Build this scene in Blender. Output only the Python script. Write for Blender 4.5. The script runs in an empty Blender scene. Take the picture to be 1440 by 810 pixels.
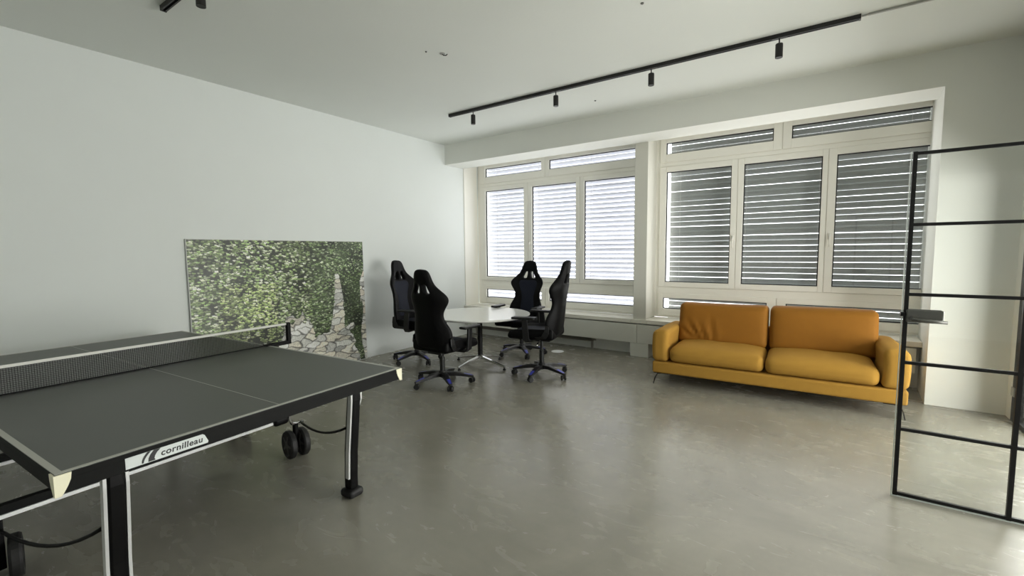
import bpy, bmesh, math, random
import numpy as np
from mathutils import Vector, Matrix

# ---------------------------------------------------------------- camera, world, lights, exposure
S = bpy.context.scene
COL = S.collection
PI = math.pi
R = math.radians

F_PX, CAM_H, YAW, PITCH, ROLL = 634.588, 1.4609, -0.6084, 0.0811, -0.0089
cam_data = bpy.data.cameras.new('camera')
cam_data.sensor_fit = 'HORIZONTAL'
cam_data.sensor_width = 36.0
cam_data.lens = F_PX / 1440 * 36.0
cam_data.clip_start = 0.05
cam_data.clip_end = 100
cam = bpy.data.objects.new('camera', cam_data)
COL.objects.link(cam)
fw = Vector((math.sin(YAW) * math.cos(PITCH), math.cos(YAW) * math.cos(PITCH), -math.sin(PITCH)))
rt = Vector((math.cos(YAW), -math.sin(YAW), 0))
up = rt.cross(fw)
r2 = math.cos(ROLL) * rt + math.sin(ROLL) * up
u2 = -math.sin(ROLL) * rt + math.cos(ROLL) * up
M = Matrix((r2, u2, -fw)).transposed().to_4x4()
M.translation = (0, 0, CAM_H)
cam.matrix_world = M
S.camera = cam

world = bpy.data.worlds.new('overcast_sky')
S.world = world
world.use_nodes = True
bg = world.node_tree.nodes['Background']
bg.inputs['Color'].default_value = (0.97, 0.98, 1.0, 1)
bg.inputs['Strength'].default_value = 3.2

def area(name, loc, rot, sx, sy, power, color=(1, 0.985, 0.96)):
    l = bpy.data.lights.new(name, 'AREA')
    l.shape = 'RECTANGLE'
    l.size, l.size_y = sx, sy
    l.energy = power
    l.color = color
    o = bpy.data.objects.new(name, l)
    o.location = loc
    o.rotation_euler = rot
    COL.objects.link(o)
    return o

sun_l = bpy.data.lights.new('sun', 'SUN')
sun_l.energy = 8.0
sun_l.angle = R(0.6)
sun_l.color = (1, 0.97, 0.92)
sun = bpy.data.objects.new('sun', sun_l)
COL.objects.link(sun)
sun.rotation_euler = Vector((-0.02, -0.50, -0.86)).to_track_quat('-Z', 'Y').to_euler()
# daylight of the neighbouring room (beyond the glass partition), then two added fill lamps
area('daylight_neighbour_room', (2.88, 3.85, 1.0), (0, R(90), 0), 1.8, 2.7, 205)
area('fill_door_floor', (2.2, 6.30, 1.65), (R(-90), 0, 0), 1.1, 2.1, 190)  # added lamp that brightens the floor by the glass door
area('fill_rear', (1.0, -3.1, 1.7), (R(90), 0, 0), 3.4, 1.8, 6)  # weak fill added behind the camera, in front of a solid wall
# daylight entering by the two windows of the long wall
area('daylight_window_near', (-0.55, 6.30, 1.75), (R(-90), 0, 0), 2.6, 2.1, 19)
area('daylight_window_far', (-3.6, 6.30, 1.75), (R(-90), 0, 0), 2.6, 2.1, 10)

S.view_settings.view_transform = 'Standard'
S.view_settings.look = 'None'
S.view_settings.gamma = 1.0
S.view_settings.use_curve_mapping = False
S.view_settings.exposure = 0.07
S.cycles.max_bounces = 10
S.cycles.diffuse_bounces = 6
S.cycles.transparent_max_bounces = 24
S.cycles.sample_clamp_indirect = 6.0
S.cycles.caustics_reflective = False
S.cycles.caustics_refractive = False

rnd = random.Random(7)

# ---------------------------------------------------------------- materials
def srgb(r, g, b):
    f = lambda c: (c / 255 / 12.92) if c / 255 <= 0.04045 else ((c / 255 + 0.055) / 1.055) ** 2.4
    return (f(r), f(g), f(b), 1)

def mat(name, col, rough=0.5, metal=0.0, noise=0.0, nscale=30, bump=0.0, bscale=200, spec=0.5, coat=0.0):
    m = bpy.data.materials.new(name)
    m.use_nodes = True
    nt = m.node_tree
    b = nt.nodes['Principled BSDF']
    b.inputs['Base Color'].default_value = col
    b.inputs['Roughness'].default_value = rough
    b.inputs['Metallic'].default_value = metal
    b.inputs['Specular IOR Level'].default_value = spec
    b.inputs['Coat Weight'].default_value = coat
    tc = nt.nodes.new('ShaderNodeTexCoord')
    if noise:
        n = nt.nodes.new('ShaderNodeTexNoise')
        n.inputs['Scale'].default_value = nscale
        n.inputs['Detail'].default_value = 5
        nt.links.new(tc.outputs['Object'], n.inputs['Vector'])
        mx = nt.nodes.new('ShaderNodeMixRGB')
        mx.inputs[1].default_value = tuple(c * (1 - noise) for c in col[:3]) + (1,)
        mx.inputs[2].default_value = tuple(min(1, c * (1 + noise)) for c in col[:3]) + (1,)
        nt.links.new(n.outputs['Fac'], mx.inputs[0])
        nt.links.new(mx.outputs[0], b.inputs['Base Color'])
    if bump:
        n2 = nt.nodes.new('ShaderNodeTexNoise')
        n2.inputs['Scale'].default_value = bscale
        n2.inputs['Detail'].default_value = 4
        nt.links.new(tc.outputs['Object'], n2.inputs['Vector'])
        bp = nt.nodes.new('ShaderNodeBump')
        bp.inputs['Strength'].default_value = bump
        bp.inputs['Distance'].default_value = 0.01
        nt.links.new(n2.outputs['Fac'], bp.inputs['Height'])
        nt.links.new(bp.outputs[0], b.inputs['Normal'])
    return m

def mat_glass(name, tint=(1, 1, 1), refl=0.035):
    m = bpy.data.materials.new(name)
    m.use_nodes = True
    nt = m.node_tree
    nt.nodes.clear()
    out = nt.nodes.new('ShaderNodeOutputMaterial')
    tr = nt.nodes.new('ShaderNodeBsdfTransparent')
    tr.inputs[0].default_value = tint + (1,)
    gl = nt.nodes.new('ShaderNodeBsdfGlossy')
    gl.inputs['Roughness'].default_value = 0.02
    lw = nt.nodes.new('ShaderNodeLayerWeight')
    pw = nt.nodes.new('ShaderNodeMath'); pw.operation = 'POWER'; pw.inputs[1].default_value = 5
    nt.links.new(lw.outputs['Facing'], pw.inputs[0])
    fr = nt.nodes.new('ShaderNodeMath'); fr.operation = 'MULTIPLY_ADD'
    fr.inputs[1].default_value = 0.9; fr.inputs[2].default_value = refl
    nt.links.new(pw.outputs[0], fr.inputs[0])
    mx = nt.nodes.new('ShaderNodeMixShader')
    nt.links.new(fr.outputs[0], mx.inputs[0])
    nt.links.new(tr.outputs[0], mx.inputs[1])
    nt.links.new(gl.outputs[0], mx.inputs[2])
    nt.links.new(mx.outputs[0], out.inputs[0])
    return m

def mat_floor():
    m = bpy.data.materials.new('polished_concrete')
    m.use_nodes = True
    nt = m.node_tree
    N, L = nt.nodes, nt.links
    b = N['Principled BSDF']
    tc = N.new('ShaderNodeTexCoord')
    n1 = N.new('ShaderNodeTexNoise'); n1.inputs['Scale'].default_value = 0.9; n1.inputs['Detail'].default_value = 7
    n1.inputs['Roughness'].default_value = 0.62; n1.inputs['Distortion'].default_value = 0.9
    n2 = N.new('ShaderNodeTexNoise'); n2.inputs['Scale'].default_value = 3.2; n2.inputs['Detail'].default_value = 8
    n2.inputs['Distortion'].default_value = 1.6
    mp = N.new('ShaderNodeMapping'); mp.inputs['Scale'].default_value = (1, 2.2, 1); mp.inputs['Rotation'].default_value = (0, 0, R(35))
    L.new(tc.outputs['Object'], n1.inputs['Vector'])
    L.new(tc.outputs['Object'], mp.inputs['Vector']); L.new(mp.outputs[0], n2.inputs['Vector'])
    add = N.new('ShaderNodeMath'); add.operation = 'MULTIPLY_ADD'; add.inputs[1].default_value = 0.26
    L.new(n2.outputs['Fac'], add.inputs[0]); L.new(n1.outputs['Fac'], add.inputs[2])
    cr = N.new('ShaderNodeValToRGB')
    cr.color_ramp.elements[0].position = 0.42; cr.color_ramp.elements[0].color = srgb(122, 120, 109)
    cr.color_ramp.elements[1].position = 0.86; cr.color_ramp.elements[1].color = srgb(146, 143, 131)
    e = cr.color_ramp.elements.new(0.62); e.color = srgb(134, 131, 120)
    L.new(add.outputs[0], cr.inputs[0]); L.new(cr.outputs[0], b.inputs['Base Color'])
    mr = N.new('ShaderNodeMapRange'); mr.inputs[1].default_value = 0.35; mr.inputs[2].default_value = 0.75
    mr.inputs[3].default_value = 0.235; mr.inputs[4].default_value = 0.30
    L.new(n2.outputs['Fac'], mr.inputs[0]); L.new(mr.outputs[0], b.inputs['Roughness'])
    bp = N.new('ShaderNodeBump'); bp.inputs['Strength'].default_value = 0.02; bp.inputs['Distance'].default_value = 0.02
    L.new(n1.outputs['Fac'], bp.inputs['Height']); L.new(bp.outputs[0], b.inputs['Normal'])
    b.inputs['Specular IOR Level'].default_value = 0.55
    return m

def mat_print():
    m = bpy.data.materials.new('ivy_wall_print')
    m.use_nodes = True
    nt = m.node_tree
    b = nt.nodes['Principled BSDF']
    a = nt.nodes.new('ShaderNodeVertexColor')
    a.layer_name = 'print'
    nt.links.new(a.outputs['Color'], b.inputs['Base Color'])
    b.inputs['Roughness'].default_value = 0.4
    return m

WALL = mat('wall_paint', srgb(226, 230, 228), 0.9, noise=0.015, nscale=3, bump=0.02, bscale=40)
WALL_T = mat('window_wall_paint', srgb(224, 225, 219), 0.9, noise=0.015, nscale=3, bump=0.015, bscale=40)
CEIL = mat('ceiling_paint', srgb(222, 225, 220), 0.9, noise=0.02, nscale=2, bump=0.06, bscale=40)
FLOOR = mat_floor()
FRAME = mat('window_frame_lacquer', srgb(240, 238, 230), 0.45)
PILLAR = mat('pillar_casing_paint', srgb(208, 207, 198), 0.6)
SEAL = mat('window_rubber_seal', srgb(28, 28, 28), 0.6)
GLASS = mat_glass('window_glass', (0.97, 0.98, 0.98))
DOORGLASS = mat_glass('door_glass', (0.97, 0.978, 0.972))
GLASSEDGE = mat('glass_edge', srgb(214, 222, 218), 0.2)
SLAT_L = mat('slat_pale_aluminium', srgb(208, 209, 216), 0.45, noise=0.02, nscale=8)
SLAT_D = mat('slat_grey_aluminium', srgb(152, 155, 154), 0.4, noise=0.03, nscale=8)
CORD = mat('blind_cord', srgb(190, 190, 190), 0.7)
SILLM = mat('sill_laminate', srgb(226, 224, 214), 0.35)
COVER = mat('cover_paint', srgb(206, 207, 199), 0.5)
FIN = mat('heater_fin_metal', srgb(150, 146, 138), 0.5, 0.5)
BLACKSTEEL = mat('black_steel', srgb(11, 11, 11), 0.45, spec=0.3)
TRACKB = mat('track_black', srgb(20, 19, 18), 0.5)
GREYPIPE = mat('conduit_grey', srgb(165, 165, 160), 0.5)
LOCKM = mat('lock_grey_metal', srgb(92, 92, 88), 0.35, 0.6)
CHROME = mat('chrome', srgb(205, 205, 205), 0.15, 1.0)
ALU = mat('aluminium', srgb(215, 216, 216), 0.35, 0.35)
TT_TOP = mat('table_top_coating', srgb(70, 72, 67), 0.42, noise=0.04, nscale=60)
TT_LINE = mat('table_line_paint', srgb(176, 176, 168), 0.5)
TT_BLACK = mat('table_frame_black', srgb(15, 16, 15), 0.6, spec=0.15)
TT_LEG = mat('leg_black_plastic', srgb(7, 7, 7), 0.5, spec=0.15)
CREAM = mat('corner_cream_plastic', srgb(236, 232, 206), 0.4)
PLATE = mat('logo_plate_grey', srgb(206, 212, 211), 0.4)
INK = mat('logo_ink', srgb(24, 26, 27), 0.5)
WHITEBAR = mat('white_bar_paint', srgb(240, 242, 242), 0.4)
RUBBER = mat('rubber', srgb(18, 18, 18), 0.6, noise=0.1, nscale=80)
HUB = mat('wheel_hub_grey', srgb(70, 70, 68), 0.45)
NETM = mat('net_cord', srgb(26, 26, 26), 0.8)
TAPE = mat('net_tape_white', srgb(214, 214, 208), 0.7)
TWHITE = mat('table_white_laminate', srgb(236, 236, 232), 0.22)
LEATHER = mat('black_leatherette', srgb(8, 8, 9), 0.5, bump=0.06, bscale=300, spec=0.12)
NAVY = mat('navy_leatherette', srgb(17, 22, 36), 0.6, bump=0.05, bscale=300, spec=0.25)
PLAST = mat('chair_black_plastic', srgb(12, 12, 13), 0.42)
BLUE = mat('blue_accent_plastic', srgb(66, 72, 170), 0.4)
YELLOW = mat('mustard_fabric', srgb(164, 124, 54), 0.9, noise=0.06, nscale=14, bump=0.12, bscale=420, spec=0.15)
YELLOW_SHADED = mat('mustard_fabric_shaded', srgb(138, 91, 27), 0.75, noise=0.05, nscale=10, bump=0.06, bscale=260, spec=0.2)  # same sofa fabric, shade of the back cushions put into the colour
PRINT = mat_print()
BOARD = mat('print_board_core', srgb(210, 212, 208), 0.5)

# ---------------------------------------------------------------- helpers
def setp(o, label=None, cat=None, group=None, kind=None):
    if label: o['label'] = label
    if cat: o['category'] = cat
    if group: o['group'] = group
    if kind: o['kind'] = kind
    return o

def thing(name, label, cat, loc=(0, 0, 0), rz=0.0, group=None, kind=None):
    o = bpy.data.objects.new(name, None)
    o.empty_display_size = 0.1
    COL.objects.link(o)
    o.location = loc
    o.rotation_euler = (0, 0, rz)
    return setp(o, label, cat, group, kind)

def obj(name, bm, m, parent=None, smooth=False, sub=0, bevel=0.0, label=None):
    me = bpy.data.meshes.new(name)
    bmesh.ops.recalc_face_normals(bm, faces=bm.faces[:])
    bm.to_mesh(me)
    bm.free()
    if smooth:
        for p in me.polygons: p.use_smooth = True
    me.materials.append(m)
    o = bpy.data.objects.new(name, me)
    COL.objects.link(o)
    if parent: o.parent = parent
    if bevel:
        md = o.modifiers.new('bevel', 'BEVEL'); md.width = bevel; md.segments = 2; md.limit_method = 'ANGLE'; md.angle_limit = R(35)
    if sub:
        md = o.modifiers.new('subdiv', 'SUBSURF'); md.levels = sub; md.render_levels = sub
    if label: o['label'] = label
    return o

def struct(name, bm, m, label=None, bevel=0.0):
    o = obj(name, bm, m, None, bevel=bevel)
    o['kind'] = 'structure'
    if label: o['label'] = label
    return o

def nb(): return bmesh.new()

def box(bm, a, b, mtx=None):
    x0, y0, z0 = a; x1, y1, z1 = b
    P = [(x0, y0, z0), (x1, y0, z0), (x1, y1, z0), (x0, y1, z0), (x0, y0, z1), (x1, y0, z1), (x1, y1, z1), (x0, y1, z1)]
    v = [bm.verts.new(mtx @ Vector(p) if mtx else p) for p in P]
    for f in ((0, 3, 2, 1), (4, 5, 6, 7), (0, 1, 5, 4), (1, 2, 6, 5), (2, 3, 7, 6), (3, 0, 4, 7)):
        bm.faces.new([v[i] for i in f])
    return v

def B(a, b):
    bm = nb(); box(bm, a, b); return bm

def prism(bm, pts, axis, t0, t1):
    """extrude a 2-D outline along an axis; pts are the other two coordinates in x,y,z order"""
    def mk(p, t):
        if axis == 'x': return (t, p[0], p[1])
        if axis == 'y': return (p[0], t, p[1])
        return (p[0], p[1], t)
    a = [bm.verts.new(mk(p, t0)) for p in pts]
    b = [bm.verts.new(mk(p, t1)) for p in pts]
    n = len(pts)
    bm.faces.new(a); bm.faces.new(b[::-1])
    for i in range(n):
        bm.faces.new((a[i], b[i], b[(i + 1) % n], a[(i + 1) % n]))

def tube(bm, pts, r, seg=10, caps=True, sx=1.0):
    """round bar along a polyline, r a number or one per point"""
    pts = [Vector(p) for p in pts]
    rs = r if isinstance(r, (list, tuple)) else [r] * len(pts)
    rings = []
    n = None
    for i, p in enumerate(pts):
        t = (pts[min(i + 1, len(pts) - 1)] - pts[max(i - 1, 0)]).normalized()
        if n is None:
            n = t.orthogonal().normalized()
        else:
            n = (n - t * n.dot(t)).normalized()
        bnm = t.cross(n)
        rings.append([bm.verts.new(p + (n * math.cos(2 * PI * k / seg) * sx + bnm * math.sin(2 * PI * k / seg)) * rs[i]) for k in range(seg)])
    for a, b in zip(rings, rings[1:]):
        for k in range(seg):
            bm.faces.new((a[k], a[(k + 1) % seg], b[(k + 1) % seg], b[k]))
    if caps:
        bm.faces.new(rings[0][::-1]); bm.faces.new(rings[-1])

def sweep_rect(bm, pts, w, d, wd):
    """rectangular bar along a polyline; wd: width direction; w,d half sizes (numbers or lists)"""
    pts = [Vector(p) for p in pts]
    wd = Vector(wd).normalized()
    n = len(pts)
    w = w if isinstance(w, (list, tuple)) else [w] * n
    d = d if isinstance(d, (list, tuple)) else [d] * n
    rings = []
    for i, p in enumerate(pts):
        t = (pts[min(i + 1, n - 1)] - pts[max(i - 1, 0)]).normalized()
        dd = t.cross(wd).normalized()
        rings.append([bm.verts.new(p + wd * w[i] * a + dd * d[i] * c) for a, c in ((-1, -1), (1, -1), (1, 1), (-1, 1))])
    for a, b in zip(rings, rings[1:]):
        for k in range(4):
            bm.faces.new((a[k], a[(k + 1) % 4], b[(k + 1) % 4], b[k]))
    bm.faces.new(rings[0][::-1]); bm.faces.new(rings[-1])

def lathe(bm, prof, seg=24, mtx=None):
    """prof: (radius, z) from bottom to top"""
    rings = []
    for r, z in prof:
        if r < 1e-6:
            p = Vector((0, 0, z)); rings.append([bm.verts.new(mtx @ p if mtx else p)])
        else:
            ring = []
            for k in range(seg):
                p = Vector((r * math.cos(2 * PI * k / seg), r * math.sin(2 * PI * k / seg), z))
                ring.append(bm.verts.new(mtx @ p if mtx else p))
            rings.append(ring)
    for a, b in zip(rings, rings[1:]):
        if len(a) == 1 and len(b) == 1: continue
        if len(a) == 1:
            for k in range(seg): bm.faces.new((a[0], b[(k + 1) % seg], b[k]))
        elif len(b) == 1:
            for k in range(seg): bm.faces.new((a[k], a[(k + 1) % seg], b[0]))
        else:
            for k in range(seg): bm.faces.new((a[k], a[(k + 1) % seg], b[(k + 1) % seg], b[k]))
    if len(rings[0]) > 1: bm.faces.new(rings[0][::-1])
    if len(rings[-1]) > 1: bm.faces.new(rings[-1])

def T(loc=(0, 0, 0), rx=0, ry=0, rz=0):
    return Matrix.Translation(loc) @ Matrix.Rotation(rz, 4, 'Z') @ Matrix.Rotation(ry, 4, 'Y') @ Matrix.Rotation(rx, 4, 'X')

def rbox(bm, a, b, r, n=14, fn=None, seg=4):
    """rounded box on a dense grid, fn(x,y,z,u,v,w) may move points (u,v,w in -1..1)"""
    a = Vector(a); b = Vector(b); c = (a + b) / 2; h = (b - a) / 2
    r = min(r, h.x, h.y, h.z)
    def axis(hh):
        inner = hh - r
        s = [-hh + r * (1 - math.cos(PI / 2 * k / seg)) for k in range(seg)]
        m = [-inner + 2 * inner * k / n for k in range(n + 1)]
        return s + m + [-q for q in s[::-1]]
    ax = [axis(h.x), axis(h.y), axis(h.z)]
    vid = {}
    def vert(i, j, k):
        key = (i, j, k)
        if key in vid: return vid[key]
        p = Vector((ax[0][i], ax[1][j], ax[2][k]))
        q = Vector((max(-h.x + r, min(h.x - r, p.x)), max(-h.y + r, min(h.y - r, p.y)), max(-h.z + r, min(h.z - r, p.z))))
        d = p - q
        if d.length > 1e-9:
            # spherify the shell
            m = max(abs(d.x), abs(d.y), abs(d.z))
            p = q + d.normalized() * r
        p = p + c
        if fn:
            u = (p - c)
            p = Vector(fn(p.x, p.y, p.z, u.x / h.x, u.y / h.y, u.z / h.z))
        vid[key] = bm.verts.new(p)
        return vid[key]
    nx, ny, nz = len(ax[0]) - 1, len(ax[1]) - 1, len(ax[2]) - 1
    for i in range(nx):
        for j in range(ny):
            for k in (0, nz):
                bm.faces.new((vert(i, j, k), vert(i + 1, j, k), vert(i + 1, j + 1, k), vert(i, j + 1, k)))
    for i in range(nx):
        for k in range(nz):
            for j in (0, ny):
                bm.faces.new((vert(i, j, k), vert(i + 1, j, k), vert(i + 1, j, k + 1), vert(i, j, k + 1)))
    for j in range(ny):
        for k in range(nz):
            for i in (0, nx):
                bm.faces.new((vert(i, j, k), vert(i, j + 1, k), vert(i, j + 1, k + 1), vert(i, j, k + 1)))

def copy_tree(o, parent=None):
    c = o.copy()
    COL.objects.link(c)
    if parent is not None: c.parent = parent
    for ch in list(o.children): copy_tree(ch, c)
    return c

# ---------------------------------------------------------------- the room
XL, YB, ZC, ZB = -5.21, 5.582, 3.20, 2.883      # left wall, beam face, ceiling, beam underside
Y1, Y2 = 6.022, 6.44                            # pillar face, window plane
XP1, XP2, XR = -2.163, -1.985, 0.803            # pillar, right reveal
ZS, ZSB = 0.517, 0.462                          # sill top and underside
XE, YR = 3.0, -3.2                              # far side of the neighbouring room, wall behind the camera

struct('floor', B((XL - 0.15, YR - 0.15, -0.12), (XE + 0.15, 6.75, 0.0)), FLOOR)
ceiling = struct('ceiling', B((XL - 0.15, YR - 0.15, ZC), (XE + 0.15, 6.75, ZC + 0.15)), CEIL)
struct('wall_left', B((XL - 0.15, YR - 0.15, 0), (XL, 6.75, ZC)), WALL)
struct('wall_rear', B((XL, YR - 0.15, 0), (XE, YR, ZC)), WALL)
struct('wall_right', B((XE, YR - 0.15, 0), (XE + 0.15, 6.75, ZC)), WALL)
bm = nb()
box(bm, (XL, YB, ZB), (0.96, Y1, ZC))                       # beam above the windows
box(bm, (XL, Y1, 3.02), (0.96, 6.75, ZC))                   # lintel above the frames
prism(bm, [(XR, YB), (1.60, YB), (1.60, 6.75), (0.852, 6.75)], 'z', 0, ZB)
box(bm, (1.60, 6.20, 0), (2.86, 6.50, 0.50))                # below the window opening added to the next room
box(bm, (2.86, YB, 0), (XE, 6.75, ZB))
prism(bm, [(0.96, YB), (XE, YB), (XE, 6.75), (0.96, 6.75)], 'z', ZB, ZC)
prism(bm, [(XR + 0.02, Y1), (0.96, Y1), (0.96, 6.75), (0.852, 6.75)], 'z', ZB, 3.02)
box(bm, (XL, 6.20, 0), (0.84, 6.50, 0.50))                  # parapet below the windows
struct('wall_back', bm, WALL_T)
struct('trim_1', B((XP1, Y1, ZS), (XP2, 6.50, 3.02)), PILLAR, 'cream pillar casing between the two windows', bevel=0.004)
struct('trim_2', B((XL, Y1 + 0.012, ZS), (XL + 0.014, 6.385, 2.99)), FRAME, 'cream reveal panel at the left wall')
# sill board in three lengths with mitred joints
bm = nb()
for x0, x1 in ((XL, XP1 - 0.025), (XP1 - 0.022, XP2 + 0.022), (XP2 + 0.025, XR + 0.018)):
    box(bm, (x0, 5.995, ZSB), (x1, 6.40, ZS))
struct('trim_3', bm, SILLM, 'long pale sill board under both windows', bevel=0.004)

# ---- windows
def frame_ring(bm, x0, x1, z0, z1, wl, wr, wb, wt, y0, y1):
    box(bm, (x0, y0, z0), (x0 + wl, y1, z1)); box(bm, (x1 - wr, y0, z0), (x1, y1, z1))
    box(bm, (x0 + wl, y0, z0), (x1 - wr, y1, z0 + wb)); box(bm, (x0 + wl, y0, z1 - wt), (x1 - wr, y1, z1))

def sash(parent, name, x0, x1, z0, z1, px0, px1, pz0, pz1, handle=None):
    """frame x0..x1,z0..z1 around the pane px0..px1,pz0..pz1"""
    bm = nb()
    frame_ring(bm, x0 + 0.003, x1 - 0.003, z0 + 0.003, z1 - 0.003, px0 - x0 - 0.003, x1 - 0.003 - px1, pz0 - z0 - 0.003, z1 - 0.003 - pz1, 6.395, 6.46)
    s = obj(name, bm, FRAME, parent, bevel=0.004)
    bm = nb()
    frame_ring(bm, px0, px1, pz0, pz1, 0.011, 0.011, 0.011, 0.011, 6.424, 6.44)
    obj('seal', bm, SEAL, s)
    obj('glass_pane', B((px0, 6.432, pz0), (px1, 6.438, pz1)), GLASS, s)
    if handle:
        hx, hz = handle
        bm = nb()
        box(bm, (hx - 0.013, 6.383, hz - 0.035), (hx + 0.013, 6.395, hz + 0.035))
        tube(bm, [(hx, 6.39, hz), (hx, 6.355, hz)], 0.008, 8)
        tube(bm, [(hx, 6.358, hz + 0.006), (hx, 6.352, hz - 0.06), (hx, 6.352, hz - 0.12)], [0.009, 0.009, 0.007], 8)
        obj('handle', bm, CHROME if False else FRAME, s, smooth=True)
    return s

def window(n, x0, x1, panes, tops, lows, splits, tsplit, lsplit, handles, label):
    w = thing('window_%d' % n, label, 'window', (0, 0, 0), 0, None, 'structure')
    bm = nb()
    y0, y1 = 6.41, 6.48
    frame_ring(bm, x0, x1, ZS, 3.01, 0.05, 0.05, 0.05, 0.05, y0, y1)
    box(bm, (x0 + 0.05, y0, 0.855), (x1 - 0.05, y1, 0.945))
    box(bm, (x0 + 0.05, y0, 2.60), (x1 - 0.05, y1, 2.655))
    for s in splits: box(bm, (s - 0.02, y0, 0.945), (s + 0.02, y1, 2.60))
    box(bm, (tsplit - 0.02, y0, 2.655), (tsplit + 0.02, y1, 2.96))
    box(bm, (lsplit - 0.02, y0, ZS + 0.05), (lsplit + 0.02, y1, 0.855))
    obj('window_frame', bm, FRAME, w, bevel=0.003)
    e = [x0 + 0.045] + list(splits) + [x1 - 0.045]
    for i, (a, b) in enumerate(panes):
        sash(w, 'casement', e[i], e[i + 1], 0.945, 2.60, a, b, 1.016, 2.525, handles[i])
    e = [x0 + 0.045, tsplit, x1 - 0.045]
    for i, (a, b) in enumerate(tops):
        sash(w, 'top_light', e[i], e[i + 1], 2.65, 2.985, a, b, 2.765, 2.918)
    e = [x0 + 0.045, lsplit, x1 - 0.045]
    for i, (a, b) in enumerate(lows):
        sash(w, 'bottom_light', e[i], e[i + 1], 0.545, 0.86, a, b, 0.640, 0.792)
    return w

window(1, -5.196, XP1 + 0.002, [(-5.02, -4.203), (-4.045, -3.235), (-3.094, -2.285)], [(-5.02, -3.86), (-3.72, -2.285)], [(-5.02, -3.86), (-3.72, -2.285)],
       [-4.122, -3.165], -3.79, -3.79, [None, (-4.165 + 0.09, 1.60), (-3.13, 1.60)], 'three-casement white window in the corner by the left wall, blinds behind it glowing white')
window(2, XP2 - 0.002, 0.955, [(-1.852, -1.034), (-0.893, -0.078), (0.057, 0.872)], [(-1.862, -0.582), (-0.395, 0.872)], [(-1.875, -0.592), (-0.39, 0.872)],
       [-0.961, -0.024], -0.488, -0.488, [(-0.998, 1.60), None, (0.018, 1.60)], 'three-casement white window above the sofa, dark blinds behind it')

w3 = thing('window_3', 'unseen white window added to the neighbouring room', 'window', (0, 0, 0), 0, None, 'structure')  # added out of view to let sunlight onto the next room's floor
bm = nb()
frame_ring(bm, 1.60, 2.86, 0.50, ZB, 0.07, 0.07, 0.07, 0.07, 6.41, 6.48)
for x in (2.23,): box(bm, (x - 0.05, 6.41, 0.57), (x + 0.05, 6.48, ZB - 0.07))
obj('window_frame', bm, FRAME, w3)
obj('glass_pane', B((1.67, 6.44, 0.57), (2.79, 6.446, ZB - 0.07)), GLASS, w3)

# ---- outside venetian blinds
def blind(x0, x1, tilt, m, label, jit, group, cords, sw=0.08):
    t = thing('venetian_blind', label, 'blind', ((x0 + x1) / 2, 6.60, 0.50), 0, group)
    hw = (x1 - x0) / 2
    bm = nb()
    z = 0.06
    while z < 2.62:
        a = tilt + rnd.gauss(0, jit)
        zj = rnd.gauss(0, 0.0016) if sw < 0.08 else 0.0
        prof = []
        for k in range(6):                           # crescent section, outer edge low
            s = -sw / 2 + sw * k / 5
            prof.append((s, 0.0045 * (1 - (2 * s / sw) ** 2)))
        ca, sa = math.cos(a), math.sin(a)
        top = [(-(s * ca + h * sa) , s * sa + h * ca) for s, h in prof]      # inner edge (towards the room) high
        bot = [(-(s * ca + (h - 0.0012) * sa), s * sa + (h - 0.0012) * ca) for s, h in prof]
        prism(bm, [(p[0], p[1] + z + zj) for p in top + bot[::-1]], 'x', -hw, hw)
        z += 0.07
    obj('slats', bm, m, t)
    for cx in [c - (x0 + x1) / 2 for c in cords]:
        bm = nb()
        tube(bm, [(cx, -0.045, 0.0), (cx, -0.045, 2.66)], 0.0022, 6)
        tube(bm, [(cx, 0.045, 0.0), (cx, 0.045, 2.66)], 0.0022, 6)
        obj('cord', bm, CORD, t)
    bm = nb(); box(bm, (-hw, -0.03, -0.012), (hw, 0.03, 0.006)); obj('bottom_rail', bm, m, t)
    bm = nb(); box(bm, (-hw, -0.05, 2.655), (hw, 0.05, 2.73)); obj('head_rail', bm, m, t)

GB = 'outside venetian blinds behind the windows'
blind(-5.11, -2.18, R(40), SLAT_L, 'bright white venetian blind outside the corner window', 0.05, GB, (-4.87, -4.0, -3.05, -2.33))
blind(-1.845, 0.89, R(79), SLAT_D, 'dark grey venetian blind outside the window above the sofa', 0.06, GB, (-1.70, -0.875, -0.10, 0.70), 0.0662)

# ---- heater covers below the sill
def cover(x0, x1, label):
    t = thing('radiator_cover', label, 'radiator cover', ((x0 + x1) / 2, 6.0, 0.0), 0, 'radiator covers under the sill')
    h = (x1 - x0) / 2 - 0.0015
    bm = nb()
    box(bm, (-h, 0.0, 0.19), (h, 0.018, 0.447))
    box(bm, (-h, 0.018, 0.19), (h, 0.19, 0.205))
    obj('front_panel', bm, COVER, t, bevel=0.002)
    return t
cl = cover(XL + 0.004, -2.098, 'long white cover panel under the corner window')
cr = cover(-2.098, 0.782, 'long white cover panel behind the sofa')
t = thing('support_block', 'white square block on the floor under the cover beside the sofa', 'support', (-2.066, 6.09, 0), 0)
bm = nb(); box(bm, (-0.126, -0.085, 0), (0.126, 0.10, 0.188)); obj('block', bm, COVER, t, bevel=0.003)
t = thing('convector_heater', 'finned convector heater low under the long cover by the chairs', 'heater', (-3.75, 6.11, 0.0), 0)
bm = nb()
for k in range(95):
    x = -1.35 + 2.3 * k / 94
    box(bm, (x - 0.002, -0.06, 0.125), (x + 0.002, 0.06, 0.188))
f = obj('fins', bm, FIN, t)
bm = nb()
for z in (0.145, 0.17): tube(bm, [(-1.38, 0.0, z), (1.0, 0.0, z)], 0.009, 8)
obj('pipe', bm, FIN, t, smooth=True)
for x in (-1.3, -0.2, 0.92): obj('bracket', B((x - 0.015, 0.03, 0.0), (x + 0.015, 0.05, 0.13)), FIN, t)

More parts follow.
